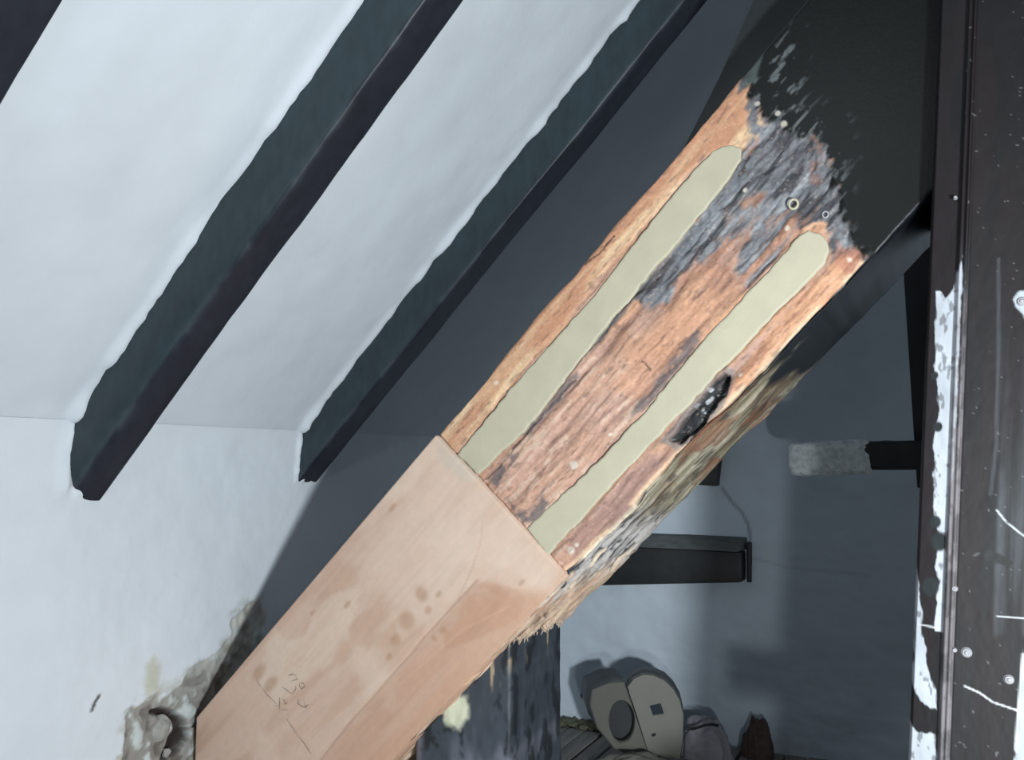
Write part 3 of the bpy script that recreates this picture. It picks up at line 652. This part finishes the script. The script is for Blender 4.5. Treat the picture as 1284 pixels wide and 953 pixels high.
# nails with pale rings
for px, py, r in ((1212, 818, .0062), (1265, 852, .0058), (1197, 815, .003), (1197, 738, .004), (1281, 378, .006), (1198, 248, .0025)):
    c = hit(px, py, AY, 1.060); bm = bmesh.new()
    bmesh.ops.create_cone(bm, segments=18, radius1=r, radius2=r * .6, depth=.004, cap_ends=True, matrix=Matrix.Translation(tuple(map(float, c + np.array([0, -.001, 0])))) @ Matrix.Rotation(math.pi / 2, 4, 'X'))
    bmesh.ops.create_icosphere(bm, subdivisions=2, radius=r * .5, matrix=Matrix.Translation(tuple(map(float, c + np.array([0, -.002, 0])))))
    finish(bm, 'nail_head', M['nail'], tp)

# ------------------------------------------------------------------ timbers on the back wall
tb = empty('wall_timber', (.4, 2.32, .43), 'black timber let into the back wall under the repaired beam, dusty ledge on top', 'timber')
hexa('timber', [(.10, 2.28, .405), (.700, 2.28, .424), (.722, 2.28, .440), (.722, 2.28, .520), (.10, 2.37, .405), (.722, 2.37, .424), (.722, 2.37, .440), (.722, 2.37, .524)][:0] or
     [(.10, 2.29, .375), (.722, 2.29, .428), (.722, 2.29, .508), (.10, 2.29, .508), (.10, 2.38, .375), (.722, 2.38, .428), (.722, 2.38, .508), (.10, 2.38, .508)], M['black'], tb, .008)
hexa('plaster_ledge', [(.10, 2.286, .508), (.715, 2.286, .508), (.728, 2.33, .540), (.10, 2.33, .540), (.10, 2.37, .508), (.728, 2.37, .508), (.728, 2.37, .545), (.10, 2.37, .545)], M['ledge'], tb, .004)
hexa('cracked_edge', [(.728, 2.325, .425), (.738, 2.325, .425), (.740, 2.325, .530), (.730, 2.325, .530), (.728, 2.38, .425), (.738, 2.38, .425), (.740, 2.38, .530), (.730, 2.38, .530)], M['black'], tb, .002)
b2 = hexa('wall_block', [(.50, 2.31, .690), (.655, 2.31, .680), (.672, 2.31, .82), (.50, 2.31, .82), (.50, 2.38, .690), (.655, 2.38, .680), (.672, 2.38, .82), (.50, 2.38, .82)], M['black'], None, .006)
tag(b2, 'small black timber end in the back wall, just peeping below the repaired beam', 'timber')

# dark strut behind the tall post
def pv(px, py, y): return hit(px, py, AY, y)
sy = 1.95
zt = 1.20 + ZC                                  # up to the sloping ceiling
def onl(a, b, z): t = (z - a[2]) / (b[2] - a[2]); return a + (b - a) * t
eL = (pv(1142, 546, sy), pv(1129, 330, sy)); xr = pv(1205, 546, sy)[0]
pl_ = onl(*eL, pv(1142, 612, sy)[2]); tl = onl(*eL, 1.0 + ZC - .05); tl = np.array([tl[0], sy, tl[0] + ZC + .01])
pr = np.array([xr, sy, pl_[2]]); tr = np.array([xr + .02, sy, xr + .02 + ZC + .01])
ds = hexa('strut', [pl_ + (.006, 0, 0), pr, tr, tl] + [p + np.array([0, .05, 0]) for p in (pl_ + (.006, 0, 0), pr, tr, tl)], M['black'], None, .004)
tag(ds, 'black upright strut behind the tall post, above the white crusted stub', 'strut')
# crusted stub, nailed to the front of the strut
cA = pv(989, 580, 1.885); cB = pv(1092, 572, 1.885)
sb = empty('stub_timber', (1.0, 1.917, .73), 'rough horizontal stub behind the tall post, its free end crusted greyish white', 'timber')
def stub(name, x0, x1, y, z, hh, dd, mat, rough, seed, parent, tilt=0.0, n=60):
    xs = np.linspace(x0, x1, n); a = np.linspace(0, 2 * math.pi, 48, endpoint=False)
    ca, sa = np.cos(a), np.sin(a); px_ = np.sign(ca) * np.abs(ca) ** .45; pz_ = np.sign(sa) * np.abs(sa) ** .45
    Xs = np.broadcast_to(xs[:, None], (n, 48)).copy(); e = np.minimum(1, np.sqrt(np.clip(1 - (1 - np.clip((Xs - x0) / .012, 0, 1)) ** 2, 0, 1)) * .25 + .75)
    e = e * np.minimum(1, np.sqrt(np.clip(1 - (1 - np.clip((x1 - Xs) / .012, 0, 1)) ** 2, 0, 1)) * .25 + .75)
    nz_ = (fbm(Xs * 60, a[None, :] * 4, seed) - .5) * rough
    P = np.stack([Xs, y + px_ * (dd + nz_) * e, z + (Xs - x0) * tilt + pz_ * (hh + nz_) * e], -1)
    return grid_obj(name, P, None, mat, parent, loop=True, caps=True, flip=True)
stub('lime_crust', cA[0], cB[0], 1.918, (cA[2] + cB[2]) / 2, .036, .034, M['crust'], .010, 240, sb, .03)
stub('timber', cB[0] - .02, cB[0] + .24, 1.918, cB[2] + .002, .030, .031, M['black'], .003, 242, sb, .0)

# ------------------------------------------------------------------ things on the floor by the back wall
def plate_with_holes(name, outer, holes, origin, eu, ev, th, mat, parent, bevel=.0015):
    """flat plate cut through by holes; outline in (u,v) on the plane origin+u*eu+v*ev"""
    bm = bmesh.new(); es = []
    for lp in [outer] + holes:
        vs = [bm.verts.new((u, v, 0)) for u, v in lp]
        for i in range(len(vs)): es.append(bm.edges.new((vs[i], vs[(i + 1) % len(vs)])))
    bmesh.ops.triangle_fill(bm, use_beauty=True, use_dissolve=False, edges=es, normal=(0, 0, 1))
    r = bmesh.ops.extrude_face_region(bm, geom=list(bm.faces)); 
    for g in r['geom']:
        if isinstance(g, bmesh.types.BMVert): g.co.z += th
    eu = Vector(eu).normalized(); ev = Vector(ev).normalized(); ew = eu.cross(ev); o = Vector([float(x) for x in origin])
    for v in bm.verts: v.co = o + eu * v.co.x + ev * v.co.y + ew * v.co.z
    return finish(bm, name, mat, parent, 0)
def dome(w, h, r=None, n=24, skew=0):
    pts = [(0, 0), (w, 0)]
    for a in np.linspace(0, math.pi, n): pts.append((w / 2 + w / 2 * math.cos(a) + 0, h - w / 2 + w / 2 * math.sin(a)))
    return pts
hs = empty('plastic_housing', (.50, 2.22, -.015), 'cream plastic folded housing with rounded hoods and an oval opening, on the floor', 'housing')
# right hood: faces slightly left of camera
rv = RX * .98 + FW * .0; rv = rv / np.linalg.norm(rv)
pl0 = hit(814, 946, AY, 2.06)
def cam_uv(c, pts, scale, lean=0.): return pts
base = hit(815, 948, AY, 2.08)
k = (base - CAM) @ FW / F                         # metres per pixel there
def uv(px, py): return ((px - 815) * k, (948 - py) * k)
hood = [uv(815, 950), uv(788, 863), uv(796, 853), uv(808, 848), uv(820, 849), uv(834, 855), uv(845, 866), uv(853, 880), uv(857, 897), uv(856, 925), uv(852, 950)]
sq = [uv(815, 886), uv(829, 883), uv(833, 896), uv(819, 898)]
slot = [uv(825, 903), uv(836, 902), uv(834, 914), uv(829, 921), uv(824, 918)]
dot = [uv(817, 920), uv(822, 919), uv(822, 923), uv(817, 924)]
plate_with_holes('hood', hood, [sq, dot], base, RX, (0, 0, 1), .006, M['plastic'], hs)
inset = plate_with_holes('hood_recess', slot, [], base + np.array([0, -.002, 0]), RX, (0, 0, 1), .002, M['plastic_dark'], hs)
# rim of the hood (its depth behind)
def strip(name, pts, dv, mat, parent, th=.003):
    vs = []; fs = []
    for p in pts: vs += [p, p + dv]
    for i in range(len(pts) - 1): fs.append((2 * i, 2 * i + 1, 2 * i + 3, 2 * i + 2))
    o = mesh_obj(name, vs, fs, mat, parent, smooth=True); s = o.modifiers.new('s', 'SOLIDIFY'); s.thickness = th; return o
B = lambda p: base + RX * p[0] + np.array([0, 0, 1.]) * p[1]
strip('hood_rim', [B(p) for p in hood[1:]], (RX * .012 + _fy * .07), M['plastic_dark'], hs)
# left face: sloping away to the left with an oval opening
lf = RX * math.cos(.7) - np.array(_fy) * 0 + 0
e_u = -(RX * math.cos(.55)) + _fy * math.sin(.55); e_u /= np.linalg.norm(e_u); cu = math.cos(.55)
def uv2(px, py):
    u = (815 - px) * k / cu; return (u * 1.04, (948 - py) * k * 1.02)
left = [uv2(815, 950), uv2(788, 864), uv2(770, 868), uv2(750, 880), uv2(748, 900), uv2(756, 925), uv2(775, 947), uv2(790, 952)]
cxo, cyo = uv2(784, 913); ru, rw = abs(uv2(768.5, 913)[0] - cxo), 27 * k
oval = [(cxo + ru * math.cos(a), cyo + rw * math.sin(a) - .004 * math.cos(a)) for a in np.linspace(0, 2 * math.pi, 28, endpoint=False)]
plate_with_holes('front_panel', left, [oval], base, e_u, (0, 0, 1), .004, M['plastic'], hs)
Bl = lambda p: base + e_u * p[0] + np.array([0, 0, 1.]) * p[1]
strip('opening_rim', [Bl(p) for p in oval + oval[:1]], (_fy * .035 - RX * .0), M['plastic'], hs, .002)
rimL = [uv2(775, 948), uv2(756, 925), uv2(748, 900), uv2(750, 880), uv2(770, 868), uv2(788, 864)]
strip('back_shell', [Bl(p) for p in rimL], (_fy * .085 - RX * .015 + np.array([0, 0, .012])), M['plastic_dark'], hs)
pb = [Bl(p) + _fy * .05 for p in left]
prism('inner_panel', pb, tuple(_fy * .003), M['plastic_dark'], hs, 0)

# crumpled cloth heap
def heap(name, c, rx, ry, rz, mat, seed, amp=.35, label=None, cat=None, parent=None, flat=-.015, fr=3.0):
    n = 40; th = np.linspace(0, math.pi / 2 * 1.05, 22); ph = np.linspace(0, 2 * math.pi, 56, endpoint=False)
    Tt, Ph = np.meshgrid(th, ph, indexing='ij')
    r = 1 + (fbm(np.cos(Ph) * fr * np.sin(Tt) + 9, np.sin(Ph) * fr * np.sin(Tt) + Tt, seed, 4) - .5) * 2 * amp
    P = np.stack([c[0] + rx * r * np.sin(Tt) * np.cos(Ph), c[1] + ry * r * np.sin(Tt) * np.sin(Ph), np.maximum(flat, flat + rz * r * np.cos(Tt))], -1)
    o = grid_obj(name, P, None, mat, parent, loop=True, flip=False, caps=True)
    return tag(o, label, cat)
c = hit(892, 944, AZ, -.012); heap('crumpled_cloth', (c[0] - .012, c[1] - .03), .075, .05, .085, M['cloth'], 301, .4, 'crumpled grey cloth lying right of the cream plastic housing', 'cloth')
c = hit(945, 948, AZ, -.012); heap('brown_lump', (c[0] + .012, c[1] + .0), .038, .035, .095, M['rust'], 305, .35, 'dark brown crumbling lump against the foot of the back wall', 'rubble')
c = hit(822, 962, AZ, -.012); heap('folded_sack', (c[0], c[1] - .085), .13, .06, .055, M['plastic'], 309, .22, 'pale folded sack lying in front of the cream plastic housing', 'sack')
p = [hit(a, b, AY, 2.17) for a, b in ((858, 913), (868, 914), (876, 912), (884, 909), (893, 908), (901, 910))]
tg = tube('twisted_rod', p, .0035, M['black'], None); tag(tg, 'thin dark bent rod lying on top of the grey cloth', 'rod')

# stones in the broken plaster
for i, (px, py, r, sx) in enumerate(((206, 914, .021, 1.0), (176, 905, .013, .8), (176, 930, .014, .9), (214, 945, .008, 1))):
    q = hit(px, py, AX, 0); bm = bmesh.new(); bmesh.ops.create_icosphere(bm, subdivisions=3, radius=1)
    rr = random.Random(i + 40)
    for v in bm.verts:
        d_ = 1 + (float(fbm(np.array([v.co.x * 1.6 + i * 7]), np.array([v.co.y * 1.6 + v.co.z * 1.1]), 330 + i)[0]) - .5) * .7
        v.co = Vector((float(q[0]) - .010 + v.co.x * r * .6 * d_, float(q[1]) + v.co.y * r * sx * d_, float(q[2]) + v.co.z * r * d_))
    finish(bm, 'stone', M['stone'], wl_o)
